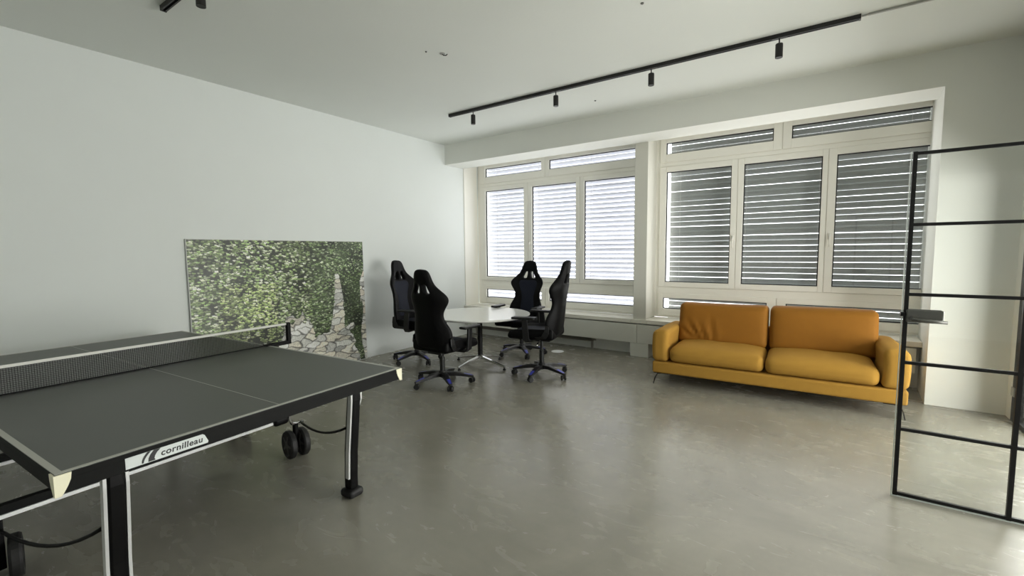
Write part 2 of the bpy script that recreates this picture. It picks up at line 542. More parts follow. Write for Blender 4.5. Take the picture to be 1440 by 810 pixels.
# ---- glass partition to the neighbouring room and its open door leaf
XPART = 1.33
t = thing('glass_partition', 'black steel framed glass partition behind the open door at the right edge', 'partition', (XPART, 5.0, 0), 0)
obj('jamb', B((0.0, 0.32, 0.0), (0.05, 0.46, ZC)), BLACKSTEEL, t)
bm = nb()
box(bm, (0.0, -1.55, 0.0), (0.045, 0.32, 0.035)); box(bm, (0.0, -1.55, 2.0), (0.045, 0.32, 2.04)); box(bm, (0.0, -1.55, ZC - 0.04), (0.045, 0.32, ZC))
box(bm, (0.0, -1.59, 0.0), (0.045, -1.55, ZC))
obj('rails', bm, BLACKSTEEL, t)
obj('glass_pane', B((0.018, -1.55, 0.035), (0.026, 0.32, 2.0)), DOORGLASS, t)
obj('light_block_panel', B((0.006, -1.55, 2.04), (0.039, 0.32, ZC - 0.04)), WALL_T, t, label='unseen white panel added above the glass to block light')  # added out of view, keeps the neighbour room's light off the beam
obj('strike_plate', B((-0.012, 0.385, 0.215), (0.0, 0.45, 0.29)), GREYPIPE, t, bevel=0.003, label='pale grey plate')
struct('wall_side', B((XPART, 5.46, 0), (XPART + 0.16, YB, ZC)), WALL_T, 'short return of wall beside the partition')

d = thing('glass_door', 'open glass door leaf with thin black steel glazing bars and grey lock', 'door', (0.374, 3.39, 0.0), 0)
W = 0.952
obj('glass_pane', B((-0.004, -0.004, 0.004), (W + 0.004, 0.004, 1.992)), DOORGLASS, d)
obj('glass_edge', B((-0.009, -0.005, 0.0), (-0.004, 0.005, 1.995)), GLASSEDGE, d)
obj('bottom_seal', B((-0.004, -0.006, 0.0), (W + 0.004, 0.006, 0.009)), GLASSEDGE, d)
hb = 0.0098
bm = nb()
for x in (hb, 0.4745, W - hb): box(bm, (x - hb, -0.010, 0.009), (x + hb, 0.010, 1.993))
obj('stile', bm, BLACKSTEEL, d)
zs = [0.0195, 0.409, 0.803, 1.197, 1.590, 1.982]
for z in zs:
    bm = nb()
    for x0, x1 in ((2 * hb, 0.4745 - hb), (0.4745 + hb, W - 2 * hb)): box(bm, (x0, -0.009, z - 0.0088), (x1, 0.009, z + 0.0088))
    obj('glazing_bar', bm, BLACKSTEEL, d)
bm = nb(); box(bm, (0.010, -0.028, 1.040), (0.168, -0.0102, 1.112))
lk = obj('lock_case', bm, LOCKM, d, bevel=0.006, label='grey metal lock case')
bm = nb(); tube(bm, [(0.035, -0.03, 1.062), (0.035, -0.07, 1.062), (0.06, -0.076, 1.062), (0.175, -0.076, 1.055)], 0.0095, 10)
obj('lever_handle', bm, LOCKM, lk, smooth=True)
bm = nb(); box(bm, (-0.014, -0.022, 1.072), (0.008, 0.012, 1.095)); obj('latch', bm, BLACKSTEEL, lk, bevel=0.002)
bm = nb(); box(bm, (0.010, 0.0102, 1.040), (0.168, 0.026, 1.112)); obj('lock_case', bm, LOCKM, d, bevel=0.006)
bm = nb()
for z in (0.2, 1.0, 1.8): tube(bm, [(W + 0.004, 0.0, z), (W + 0.004, 0.0, z + 0.1)], 0.012, 10)
obj('hinge', bm, BLACKSTEEL, d, smooth=True)

# ---------------------------------------------------------------- sofa
so = thing('sofa', 'mustard yellow two-seat sofa below the window, behind the glass door', 'sofa', (-0.455, 4.909, 0), R(2.3))
SW = 1.07
bm = nb(); rbox(bm, (-SW, 0.0, 0.125), (SW, 0.90, 0.252), 0.02, 8); obj('base', bm, YELLOW, so, smooth=True)
def arm(sx):
    bm = nb()
    def fn(x, y, z, u, v, w):
        k = max(0.0, (z - 0.25) / 0.34)
        x += sx * 0.012 * math.sin(PI * min(1, k))
        if z > 0.42: z += 0.012 * (1 - u * u) - 0.018 * max(0, v)
        return (x, y, z)
    x0, x1 = (-SW - 0.002, -SW + 0.168) if sx < 0 else (SW - 0.185, SW + 0.002)
    rbox(bm, (x0, -0.005, 0.253), (x1, 0.90, 0.588), 0.05, 8, fn)
    obj('armrest', bm, YELLOW, so, smooth=True)
arm(-1); arm(1)
bm = nb(); rbox(bm, (-SW + 0.172, 0.80, 0.253), (SW - 0.172, 0.90, 0.60), 0.035, 8); obj('back_frame', bm, YELLOW, so, smooth=True)
def seat(x0, x1, seed):
    rr = random.Random(seed)
    ph = rr.random() * 6
    def fn(x, y, z, u, v, w):
        dome = (1 - u ** 4) * (1 - v ** 4)
        if w > 0: z += 0.035 * dome * w - 0.01 * (1 - abs(v)) * (0.5 + 0.5 * math.sin(3 * x + ph))
        if v < -0.5 : y -= 0.012 * (1 - w * w) * (1 - u ** 6)
        z += 0.003 * math.sin(17 * x + 9 * y + ph) * dome
        return (x, y, z)
    bm = nb(); rbox(bm, (x0, -0.006, 0.256), (x1, 0.62, 0.415), 0.062, 14, fn)
    obj('seat_cushion', bm, YELLOW, so, smooth=True)
seat(-SW + 0.172, -0.004, 3); seat(0.004, SW - 0.189, 5)
def backc(x0, x1, wr):
    tilt = math.tan(R(12))
    def fn(x, y, z, u, v, w):
        f = (1 - u ** 6) * (1 - w ** 6)
        if v < 0: y -= 0.028 * f * -v
        else: y += 0.02 * f * v
        if wr and v < 0:
            # creases running from the lower left corner
            for (cx, cz, ang, ln, am) in ((x0 + 0.20, 0.52, -1.0, 0.15, 0.018), (x0 + 0.29, 0.50, -1.15, 0.13, 0.016), (x0 + 0.38, 0.53, -1.45, 0.14, 0.011), (x0 + 0.13, 0.50, -0.7, 0.10, 0.012)):
                dx, dz = x - cx, z - cz
                al = dx * math.cos(ang) + dz * math.sin(ang); ac = -dx * math.sin(ang) + dz * math.cos(ang)
                y += 1.5 * am * math.exp(-(al / ln) ** 2 - (ac / 0.022) ** 2) - 0.9 * am * math.exp(-(al / ln) ** 2 - ((ac - 0.035) / 0.022) ** 2)
        y += (z - 0.42) * tilt
        z += 0.008 * math.sin(2.5 * x)
        return (x, y, z)
    bm = nb(); rbox(bm, (x0, 0.50, 0.40), (x1, 0.71, 0.845), 0.05, 26 if wr else 16, fn)
    obj('back_cushion', bm, YELLOW_SHADED, so, smooth=True)
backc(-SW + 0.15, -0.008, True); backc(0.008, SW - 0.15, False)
for sx in (-1, 1):
    for y0, ln in ((0.02, 0.12), (0.86, -0.12)):
        bm = nb()
        x0 = sx * (SW - 0.012)
        pts = [(x0, y0, 0.0), (x0 - sx * 0.012, y0 + ln * 0.08, 0.06), (x0 - sx * 0.035, y0 + ln * 0.3, 0.11), (x0 - sx * 0.16, y0 + ln * 0.5, 0.1245)]
        sweep_rect(bm, pts, [0.008, 0.014, 0.022, 0.03], [0.004, 0.004, 0.005, 0.0005], (0, 1, 0))
        box(bm, (min(x0, x0 - sx * 0.15), min(y0, y0 + ln), 0.117), (max(x0 - sx * 0.03, x0 - sx * 0.15), max(y0, y0 + ln), 0.125))
        obj('leg', bm, BLACKSTEEL, so, label='black steel leg')

# ---------------------------------------------------------------- round table
rtb = thing('round_table', 'round white table between the four gaming chairs', 'table', (-3.63, 4.48, 0), 0)
bm = nb(); lathe(bm, [(0.61, 0.640), (0.638, 0.648), (0.645, 0.656), (0.645, 0.666), (0.641, 0.670), (0, 0.670)], 72)
obj('tabletop', bm, TWHITE, rtb)
bm = nb(); lathe(bm, [(0.14, 0.624), (0.14, 0.6395)], 24); obj('mounting_plate', bm, BLACKSTEEL, rtb)
bm = nb(); lathe(bm, [(0.032, 0.13), (0.032, 0.625)], 24); obj('column', bm, BLACKSTEEL, rtb, smooth=False)
bm = nb(); lathe(bm, [(0.03, 0.075), (0.045, 0.085), (0.045, 0.12), (0.034, 0.135), (0, 0.135)], 24); obj('hub', bm, CHROME, rtb)
for k in range(4):
    a = R(-6 + 90 * k)
    c, s = math.cos(a), math.sin(a)
    L_ = 0.43 if k % 2 == 0 else 0.38
    bm = nb(); sweep_rect(bm, [(0.03 * c, 0.03 * s, 0.105), (0.2 * c, 0.2 * s, 0.078), (L_ * c, L_ * s, 0.036)], [0.022, 0.02, 0.014], [0.016, 0.013, 0.009], (-s, c, 0))
    lg = obj('leg', bm, CHROME, rtb, bevel=0.004)
    bm = nb(); lathe(bm, [(0.02, 0), (0.02, 0.014), (0.01, 0.018), (0.01, 0.032)], 14, T((L_ * 0.97 * c, L_ * 0.97 * s, 0)))
    obj('glide', bm, RUBBER, lg)

# ---------------------------------------------------------------- gaming chairs
PROF = [(1.305, 0.035), (1.297, 0.068), (1.275, 0.092), (1.24, 0.108), (1.19, 0.119), (1.145, 0.135), (1.105, 0.162), (1.055, 0.220), (1.015, 0.252), (0.975, 0.260),
        (0.925, 0.238), (0.87, 0.205), (0.81, 0.188), (0.75, 0.206), (0.69, 0.242), (0.62, 0.262), (0.55, 0.258), (0.48, 0.230), (0.44, 0.19)]
def hw_at(z):
    for (z0, w0), (z1, w1) in zip(PROF, PROF[1:]):
        if z <= z0 and z >= z1:
            return w0 + (w1 - w0) * (z0 - z) / (z0 - z1)
    return PROF[0][1] if z > PROF[0][0] else PROF[-1][1]
def back_y(z): return -0.205 - (z - 0.45) * 0.13 - 0.03 * max(0, (z - 1.0)) ** 1.0
def wing(sabs, z):
    k = max(0.0, (sabs - 0.5) / 0.5)
    amp = 0.075 * math.exp(-((z - 0.98) / 0.13) ** 2) + 0.075 * math.exp(-((z - 0.62) / 0.16) ** 2) + 0.02
    return amp * k ** 1.4

def build_back(parent):
    zr = [1.305, 1.293, 1.268, 1.22, 1.18, 1.145, 1.115, 1.08, 1.05, 1.015, 0.975, 0.93, 0.88, 0.83, 0.78, 0.73, 0.68, 0.62, 0.56, 0.50, 0.45]
    ss = [-1, -0.86, -0.68, -0.46, -0.16, 0.0, 0.16, 0.46, 0.68, 0.86, 1]
    hole_rows = (5, 6, 7)      # between z 1.145 and 1.05
    hole_cols = (3, 6)
    bm = nb()
    def pt(i, j, front):
        z, s = zr[i], ss[j]
        w = max(hw_at(z), 0.03)
        zz = z
        if i == 0: zz = z + 0.0
        edge = abs(s) ** 3
        th = 0.050 * (1 - 0.55 * edge) * (0.75 if i <= 1 else 1.0)
        if 0.98 > z > 0.5 and abs(s) < 0.5: th *= 0.9
        y = back_y(z) + wing(abs(s), z)
        y += th if front else -th * 0.55
        x = s * w
        if i == 0: zz -= 0.004 * abs(s)
        return (x, y, zz)
    F = [[bm.verts.new(pt(i, j, True)) for j in range(len(ss))] for i in range(len(zr))]
    K = [[bm.verts.new(pt(i, j, False)) for j in range(len(ss))] for i in range(len(zr))]
    n, m_ = len(zr), len(ss)
    hole = lambda i, j: i in hole_rows and j in hole_cols
    for i in range(n - 1):
        for j in range(m_ - 1):
            if hole(i, j):
                continue
            bm.faces.new((F[i][j], F[i + 1][j], F[i + 1][j + 1], F[i][j + 1]))
            bm.faces.new((K[i][j], K[i][j + 1], K[i + 1][j + 1], K[i + 1][j]))
    for j in range(m_ - 1):
        bm.faces.new((F[0][j], F[0][j + 1], K[0][j + 1], K[0][j]))
        bm.faces.new((F[n - 1][j], K[n - 1][j], K[n - 1][j + 1], F[n - 1][j + 1]))
    for i in range(n - 1):
        bm.faces.new((F[i][0], K[i][0], K[i + 1][0], F[i + 1][0]))
        bm.faces.new((F[i][m_ - 1], F[i + 1][m_ - 1], K[i + 1][m_ - 1], K[i][m_ - 1]))
    for c in hole_cols:
        i0, i1 = hole_rows[0], hole_rows[-1] + 1
        for i in range(i0, i1):
            bm.faces.new((F[i][c], F[i + 1][c], K[i + 1][c], K[i][c]))
            bm.faces.new((F[i][c + 1], K[i][c + 1], K[i + 1][c + 1], F[i + 1][c + 1]))
        bm.faces.new((F[i0][c], K[i0][c], K[i0][c + 1], F[i0][c + 1]))
        bm.faces.new((F[i1][c], F[i1][c + 1], K[i1][c + 1], K[i1][c]))
    b = obj('backrest', bm, LEATHER, parent, smooth=True, sub=2)
    # navy inner panel on the front
    bm = nb()
    rows = [1.03, 0.98, 0.92, 0.86, 0.78, 0.70, 0.62, 0.55]
    cols = [-0.62, -0.44, -0.2, 0, 0.2, 0.44, 0.62]
    def fy(z, s):
        w = max(hw_at(z), 0.05)
        th = 0.050 * (1 - 0.55 * abs(s) ** 3)
        if 0.98 > z > 0.5 and abs(s) < 0.5: th *= 0.9
        return (s * w, back_y(z) + wing(abs(s), z) + th + 0.002)
    A = [[bm.verts.new((fy(z, s * k)[0], fy(z, s * k)[1] + (0.006 if 0 < i < len(rows) - 1 and 0 < j < 6 else 0), z)) for j, s in enumerate(cols)]
         for i, (z, k) in enumerate(zip(rows, (0.95, 1, 0.95, 0.9, 0.8, 0.75, 0.75, 0.7)))]
    C_ = [[bm.verts.new((v.co.x, v.co.y - 0.012, v.co.z)) for v in row] for row in A]
    for i in range(len(rows) - 1):
        for j in range(len(cols) - 1):
            bm.faces.new((A[i][j], A[i + 1][j], A[i + 1][j + 1], A[i][j + 1]))
            bm.faces.new((C_[i][j], C_[i][j + 1], C_[i + 1][j + 1], C_[i + 1][j]))
    for j in range(len(cols) - 1):
        bm.faces.new((A[0][j], A[0][j + 1], C_[0][j + 1], C_[0][j])); bm.faces.new((A[-1][j], C_[-1][j], C_[-1][j + 1], A[-1][j + 1]))
    for i in range(len(rows) - 1):
        bm.faces.new((A[i][0], C_[i][0], C_[i + 1][0], A[i + 1][0])); bm.faces.new((A[i][-1], A[i + 1][-1], C_[i + 1][-1], C_[i][-1]))
    obj('inner_panel', bm, NAVY, b, smooth=True, sub=1, label='dark navy front panel')
    return b

def make_chair():
    t = thing('gaming_chair', 'x', 'chair', (0, 0, 0), 0, 'gaming chairs around the round table')
    # star base
    bm = nb(); lathe(bm, [(0.03, 0.075), (0.055, 0.085), (0.058, 0.115), (0.04, 0.135), (0.034, 0.15), (0, 0.15)], 20)
    for k in range(5):
        a = 2 * PI * k / 5; c, s = math.cos(a), math.sin(a)
        sweep_rect(bm, [(0.03 * c, 0.03 * s, 0.108), (0.12 * c, 0.12 * s, 0.112), (0.24 * c, 0.24 * s, 0.092), (0.345 * c, 0.345 * s, 0.072)],
                   [0.034, 0.032, 0.026, 0.018], [0.022, 0.020, 0.016, 0.010], (-s, c, 0))
    base = obj('star_base', bm, PLAST, t, bevel=0.005)
    for k in range(5):
        a = 2 * PI * k / 5; c, s = math.cos(a), math.sin(a)
        bm = nb()
        sweep_rect(bm, [(0.235 * c, 0.235 * s, 0.106), (0.33 * c, 0.33 * s, 0.084)], [0.020, 0.014], [0.004, 0.003], (-s, c, 0))
        obj('arm_accent', bm, BLUE, base, bevel=0.002, label='blue insert on the base arm')
        bm = nb()
        aw = a + 0.9
        for off in (-0.019, 0.019):
            lathe(bm, [(0.010, -0.009), (0.026, -0.009), (0.030, -0.005), (0.030, 0.005), (0.026, 0.009), (0.010, 0.009)], 18,
                  T((0.325 * c, 0.325 * s, 0.030)) @ Matrix.Rotation(aw, 4, 'Z') @ Matrix.Translation((off, 0, 0)) @ Matrix.Rotation(PI / 2, 4, 'Y'))
        tube(bm, [(0.325 * c, 0.325 * s, 0.03), (0.335 * c, 0.335 * s, 0.074)], 0.009, 8)
        box(bm, (-0.011, -0.012, 0.02), (0.011, 0.026, 0.052), T((0.325 * c, 0.325 * s, 0), 0, 0, aw))
        obj('caster', bm, RUBBER, base)
    bm = nb(); lathe(bm, [(0.028, 0.14), (0.028, 0.30), (0.019, 0.302), (0.019, 0.43)], 18); obj('gas_lift', bm, PLAST, t)
    bm = nb(); box(bm, (-0.10, -0.13, 0.372), (0.10, 0.14, 0.412)); obj('tilt_mechanism', bm, PLAST, t, bevel=0.008)
    bm = nb(); tube(bm, [(-0.09, -0.02, 0.39), (-0.22, -0.03, 0.385), (-0.285, -0.04, 0.37)], 0.006, 8); lv = obj('lever', bm, PLAST, t, smooth=True)
    bm = nb(); tube(bm, [(-0.255, -0.035, 0.3775), (-0.30, -0.042, 0.364)], 0.0095, 10); obj('lever_tip', bm, CHROME, lv, smooth=True, label='bright lever tip')
    # seat
    bm = nb()
    def fn(x, y, z, u, v, w):
        if w > 0:
            z += 0.05 * w * max(0, (abs(u) - 0.55) / 0.45) ** 1.3 * (1 - 0.5 * max(0, v))
            if v > 0.6: z -= 0.03 * ((v - 0.6) / 0.4) ** 2
        x *= 1 - 0.06 * max(0, -v)
        return (x, y, z)
    rbox(bm, (-0.262, -0.215, 0.412), (0.262, 0.335, 0.505), 0.04, 10, fn)
    st = obj('seat', bm, LEATHER, t, smooth=True)
    bm = nb()
    def fn2(x, y, z, u, v, w): return (x, y, z - 0.02 * max(0, v) ** 3 - 0.01 * u ** 4)
    rbox(bm, (-0.15, -0.16, 0.498), (0.15, 0.29, 0.516), 0.008, 6, fn2)
    obj('seat_panel', bm, NAVY, st, smooth=True, label='dark navy seat panel')
    build_back(t)
    # hinge brackets seat to back, with covers
    for sx in (-1, 1):
        bm = nb()
        sweep_rect(bm, [(sx * 0.256, -0.02, 0.435), (sx * 0.270, -0.11, 0.45), (sx * 0.272, -0.145, 0.51), (sx * 0.264, -0.15, 0.58)], [0.025, 0.03, 0.03, 0.02], 0.006, (0, 1, 0.4))
        obj('hinge_cover', bm, PLAST, t, bevel=0.004)
        # armrest
        bm = nb()
        sweep_rect(bm, [(sx * 0.10, 0.06, 0.402), (sx * 0.28, 0.07, 0.402), (sx * 0.312, 0.08, 0.43), (sx * 0.315, 0.09, 0.55), (sx * 0.312, 0.10, 0.66)], [0.036, 0.036, 0.036, 0.034, 0.03], [0.010, 0.012, 0.013, 0.013, 0.013], (0, 1, 0))
        ar = obj('armrest', bm, PLAST, t, bevel=0.004)
        bm = nb()
        rbox(bm, (sx * 0.312 - 0.048, -0.03, 0.655), (sx * 0.312 + 0.048, 0.245, 0.683), 0.013, 6)
        obj('arm_pad', bm, PLAST, ar, smooth=True)
    return t

chair0 = make_chair()
CHAIRS = [(-4.49, 4.185, 10, -17, 0.05, 'black gaming chair with its back to the left wall, front half turned to view'),
          (-3.46, 3.60, 93, -32, -0.02, 'black gaming chair nearest the camera, its back to the viewer'),
          (-3.52, 5.28, -83, -43, 0.02, 'black gaming chair facing out before the corner window, behind the round table'),
          (-2.71, 4.49, 193, -10, 0.05, 'black gaming chair seen from the side, rightmost beside the round table')]
for i, (x, y, hd, ph, lift, lab) in enumerate(CHAIRS):
    c = copy_tree(chair0) if i < 3 else chair0
    c.location = (x, y, 0)
    c.rotation_euler = (0, 0, R(hd - 90))
    c['label'] = lab
    for ch in c.children:                     # seat height set on the gas lift
        if ch.name.startswith('star_base'):
            ch.rotation_euler = (0, 0, R(ph - (hd - 90)))
        elif not ch.name.startswith('gas_lift'):
            ch.location.z = lift

# ---------------------------------------------------------------- table tennis table (local x = length, near end at +x)
tt = thing('table_tennis_table', 'dark grey table tennis table in the left foreground', 'table tennis table', (-3.4177, 0.9677, 0), R(4.0))
HL, HW = 1.37, 0.7625
for sx in (-1, 1):
    x0, x1 = (0.004, HL) if sx > 0 else (-HL, -0.004)
    tp = obj('tabletop', B((x0, -HW, 0.738), (x1, HW, 0.760)), TT_TOP, tt, bevel=0.002)
    bm = nb()
    xe0, xe1 = (HL - 0.02, HL) if sx > 0 else (-HL, -HL + 0.02)
    box(bm, (xe0, -HW + 0.02, 0.7598), (xe1, HW - 0.02, 0.7606))
    for sy in (-1, 1):
        ya, yb_ = sorted((sy * HW, sy * (HW - 0.02)))
        box(bm, (x0, ya, 0.7598), (x1, yb_, 0.7606))
    box(bm, (min(x0, xe1) if sx > 0 else xe1, -0.0016, 0.7598), (xe0 if sx > 0 else x1, 0.0016, 0.7606))
    obj('line_marking', bm, TT_LINE, tp, label='pale boundary and centre lines')
    # apron of the steel frame
    bm = nb()
    xo = sx * HL
    xo2 = sx * (HL + 0.0015)
    box(bm, (min(xo2, xo - sx * 0.03), -HW - 0.0015, 0.693), (max(xo2, xo - sx * 0.03), HW + 0.0015, 0.7375))
    box(bm, (min(xo2, sx * (HL - 0.0005)), -HW - 0.0015, 0.737), (max(xo2, sx * (HL - 0.0005)), HW + 0.0015, 0.7575))
    for sy in (-1, 1):
        ya, yb_ = sorted((sy * (HW + 0.0015), sy * (HW - 0.03)))
        box(bm, (min(x0, x1), ya, 0.700), (max(x0, x1) - (0.03 if sx > 0 else 0), yb_, 0.7375))
        ya, yb_ = sorted((sy * (HW + 0.0015), sy * (HW - 0.0005)))
        box(bm, (min(x0, x1), ya, 0.737), (max(x0, x1), yb_, 0.7575))
    for yy in (-0.35, 0.35): box(bm, (x0 + 0.03, yy - 0.02, 0.70), (x1 - 0.03, yy + 0.02, 0.737))
    obj('apron', bm, TT_BLACK, tp, bevel=0.002)
    for sy in (-1, 1):
        # cream corner guard, a shield narrowing downwards
        bm = nb()
        c0 = Vector((sx * (HL + 0.006), sy * (HW + 0.006), 0))
        top, bot = 0.7575, 0.686
        ring = []
        for z, w in ((top, 0.044), (0.735, 0.041), (0.715, 0.033), (bot, 0.017)):
            ring.append([bm.verts.new((c0.x, c0.y - sy * w, z)), bm.verts.new((c0.x, c0.y, z)), bm.verts.new((c0.x - sx * w, c0.y, z)),
                         bm.verts.new((c0.x - sx * w, c0.y - sy * 0.005, z)), bm.verts.new((c0.x - sx * 0.005, c0.y - sy * 0.005, z)), bm.verts.new((c0.x - sx * 0.005, c0.y - sy * w, z))])
        for a, b in zip(ring, ring[1:]):
            for k in range(6): bm.faces.new((a[k], a[(k + 1) % 6], b[(k + 1) % 6], b[k]))
        bm.faces.new(ring[0]); bm.faces.new(ring[-1][::-1])
        obj('corner_guard', bm, CREAM, tp, label='cream plastic corner guard')
    # legs
    for sy in (-1, 1):
        ly = 0.545 if sy > 0 else 0.570
        pts = [(sx * q, sy * ly, z) for q, z in ((1.205, 0.70), (1.202, 0.60), (1.185, 0.45), (1.165, 0.28), (1.156, 0.12), (1.155, 0.05))]
        bm = nb(); sweep_rect(bm, pts, [0.024, 0.029, 0.029, 0.029, 0.029, 0.029], [0.02, 0.028, 0.03, 0.03, 0.03, 0.03], (0, 1, 0))
        lg = obj('leg', bm, TT_LEG, tt, bevel=0.01)
        for q in (-1, 1):
            bm = nb()
            rp = [(p[0] + 0.012, p[1] + q * (0.0345 if k else 0.032), p[2]) for k, p in enumerate(pts[:5])]
            rp[0] = (rp[0][0], rp[0][1], 0.725)
            if sy > 0 and q > 0: rp = rp[:2] + [(rp[2][0], rp[2][1], 0.56)]
            sweep_rect(bm, rp, 0.0055, 0.014, (0, 1, 0))
            obj('leg_rail', bm, ALU, lg, label='bright aluminium strip')
        bm = nb()
        rbox(bm, (sx * 1.155 - 0.05, sy * ly - 0.05, 0.0), (sx * 1.155 + 0.055, sy * ly + 0.05, 0.05), 0.02, 4)
        obj('foot', bm, RUBBER, lg, smooth=True)
# logo plate on the near end
bm = nb()
z0, z1 = 0.701, 0.7415
pl = [(-0.585, z0), (-0.318, z0), (-0.316, 0.708), (-0.328, 0.736), (-0.335, z1), (-0.585, z1)]
prism(bm, pl, 'x', HL + 0.0012, HL + 0.0035)
plate = obj('logo_plate', bm, PLATE, tt, label='pale plate with dark lettering')
crv = bpy.data.curves.new('lettering', 'FONT')
crv.body = 'cornilleau'
crv.size = 0.0265
crv.shear = 0.12
crv.space_character = 1.08
crv.offset = 0.0006
crv.extrude = 0.0004
tmp = bpy.data.objects.new('lettering_source', crv)
COL.objects.link(tmp)
bpy.context.view_layer.update()
dg = bpy.context.evaluated_depsgraph_get()
me = bpy.data.meshes.new_from_object(tmp.evaluated_get(dg))
bpy.data.objects.remove(tmp)
xs = [v.co.x for v in me.vertices]; wdt = max(xs) - min(xs); xm = min(xs)
for v in me.vertices:
    x, y, z = v.co
    v.co = (HL + 0.0037 + max(0, z) * 1.0, -0.478 + (x - xm) / wdt * 0.142, 0.7115 + y * 1.22)
me.materials.clear(); me.materials.append(INK)
lt = bpy.data.objects.new('lettering', me); COL.objects.link(lt); lt.parent = plate
bm = nb()
def blade(y0, dy, w0):
    """one curved stroke of the emblem, from the plate's lower edge up to its top"""
    L1, R1 = [], []
    for k in range(9):
        q = k / 8
        z = 0.7045 + q * 0.0370
        yc = y0 + dy * (q ** 1.9)
        w = w0 * (0.55 + 0.9 * q * (1 - 0.35 * q))
        L1.append((yc - w / 2, z)); R1.append((yc + w / 2, z))
    prism(bm, L1 + R1[::-1], 'x', HL + 0.0036, HL + 0.0043)
blade(-0.5355, 0.022, 0.0095)
prism(bm, [(-0.519, 0.7035), (-0.496, 0.7035), (-0.4995, 0.711), (-0.497, 0.720), (-0.490, 0.731), (-0.478, 0.7415), (-0.500, 0.7415), (-0.511, 0.729), (-0.517, 0.717)], 'x', HL + 0.0036, HL + 0.0043)
obj('emblem', bm, INK, plate)
# net
bm = nb()
NW = 0.915
cell = 0.0100
k = int(2 * (NW - 0.01) / cell)
for i in range(k + 1):
    y = -(NW - 0.01) + i * cell
    box(bm, (-0.0009, y - 0.0009, 0.764), (0.0009, y + 0.0009, 0.902))
for i in range(14):
    z = 0.766 + i * cell
    box(bm, (-0.0009, -NW + 0.008, z - 0.0009), (0.0009, NW - 0.008, z + 0.0009))
net = obj('net', bm, NETM, tt)
obj('net_tape', B((-0.003, -NW + 0.006, 0.8985), (0.003, NW - 0.006, 0.9135)), TAPE, net, label='white top tape')
obj('bottom_cord', B((-0.004, -NW + 0.006, 0.7612), (0.004, NW - 0.006, 0.768)), TT_LEG, net)
for sy in (-1, 1):
    bm = nb()
    ya, yb_ = sorted((sy * (NW - 0.006), sy * (NW + 0.022)))
    box(bm, (-0.016, ya, 0.745), (0.016, yb_, 0.916))
    ya, yb_ = sorted((sy * (HW - 0.005), sy * (NW + 0.02)))
    box(bm, (-0.016, ya, 0.745), (0.016, yb_, 0.772))
    ya, yb_ = sorted((sy * (HW - 0.035), sy * (HW + 0.05)))
    box(bm, (-0.028, ya, 0.7615), (0.028, yb_, 0.772)); 
    obj('net_post', bm, TT_LEG, tt, bevel=0.003)
# undercarriage
for sx in (-1, 1):
    xw = sx * 0.38
    obj('crossbar', B((xw - 0.02, -0.758, 0.3115), (xw + 0.02, 0.535, 0.352)), TT_BLACK, tt, bevel=0.003)
    obj('crossbar_strip', B((xw - 0.02, -0.758, 0.293), (xw + 0.024, 0.535, 0.311)), WHITEBAR, tt, label='white lower strip of the crossbar')
    bm = nb(); rbox(bm, (xw - 0.045, 0.525, 0.276), (xw + 0.045, 0.635, 0.338), 0.025, 4); obj('clamp', bm, TT_LEG, tt, smooth=True)
    for sy in (-1, 1):
        yw = 0.70 if sy > 0 else -0.735
        if sy > 0:
            bm = nb()
            tube(bm, [(xw, sy * 0.655, 0.735), (xw, sy * 0.655, 0.34), (xw, sy * 0.658, 0.28), (xw, sy * 0.675, 0.250), (xw, sy * 0.71, 0.238), (xw, sy * 0.76, 0.236)], 0.0125, 12)
            obj('support_tube', bm, CHROME, tt, smooth=True, label='chrome tube')
        bm = nb()
        box(bm, (xw - 0.018, yw - 0.013, 0.06), (xw + 0.018, yw + 0.013, 0.245 if sy > 0 else 0.294))
        obj('wheel_fork', bm, TT_LEG, tt, bevel=0.004)
        for off in (-0.045, 0.045):
            bm = nb()
            m4 = T((xw, yw, 0.100), 0, 0, R(-12)) @ Matrix.Translation((0, off, 0)) @ Matrix.Rotation(PI / 2, 4, 'X')
            lathe(bm, [(0.03, -0.019), (0.070, -0.019), (0.078, -0.024), (0.092, -0.022), (0.100, -0.012), (0.100, 0.012), (0.092, 0.022), (0.078, 0.024), (0.070, 0.019), (0.03, 0.019)], 36, m4)
            w = obj('wheel', bm, RUBBER, tt)
            bm = nb()
            for q in range(5):
                a = 2 * PI * q / 5
                box(bm, (0.02, -0.008, -0.0205), (0.072, 0.008, 0.0205), m4 @ Matrix.Rotation(a, 4, 'Z'))
            lathe(bm, [(0.0, -0.022), (0.026, -0.022), (0.026, 0.022), (0.0, 0.022)], 18, m4)
            obj('wheel_hub', bm, HUB, w)
        bm = nb()
        P0 = Vector((xw + sx * 0.01, sy * 0.735, 0.245)); P1 = Vector((sx * 1.166, sy * (0.512 if sy > 0 else 0.60), 0.43))
        pts = []
        for q in range(11):
            u = q / 10
            p = P0.lerp(P1, u); p.z -= 0.075 * 4 * u * (1 - u) * (0.7 if sy > 0 else 1.0)
            pts.append(p)
        tube(bm, pts, 0.0075, 8)
        obj('stay_rod', bm, TT_LEG, tt, smooth=True)

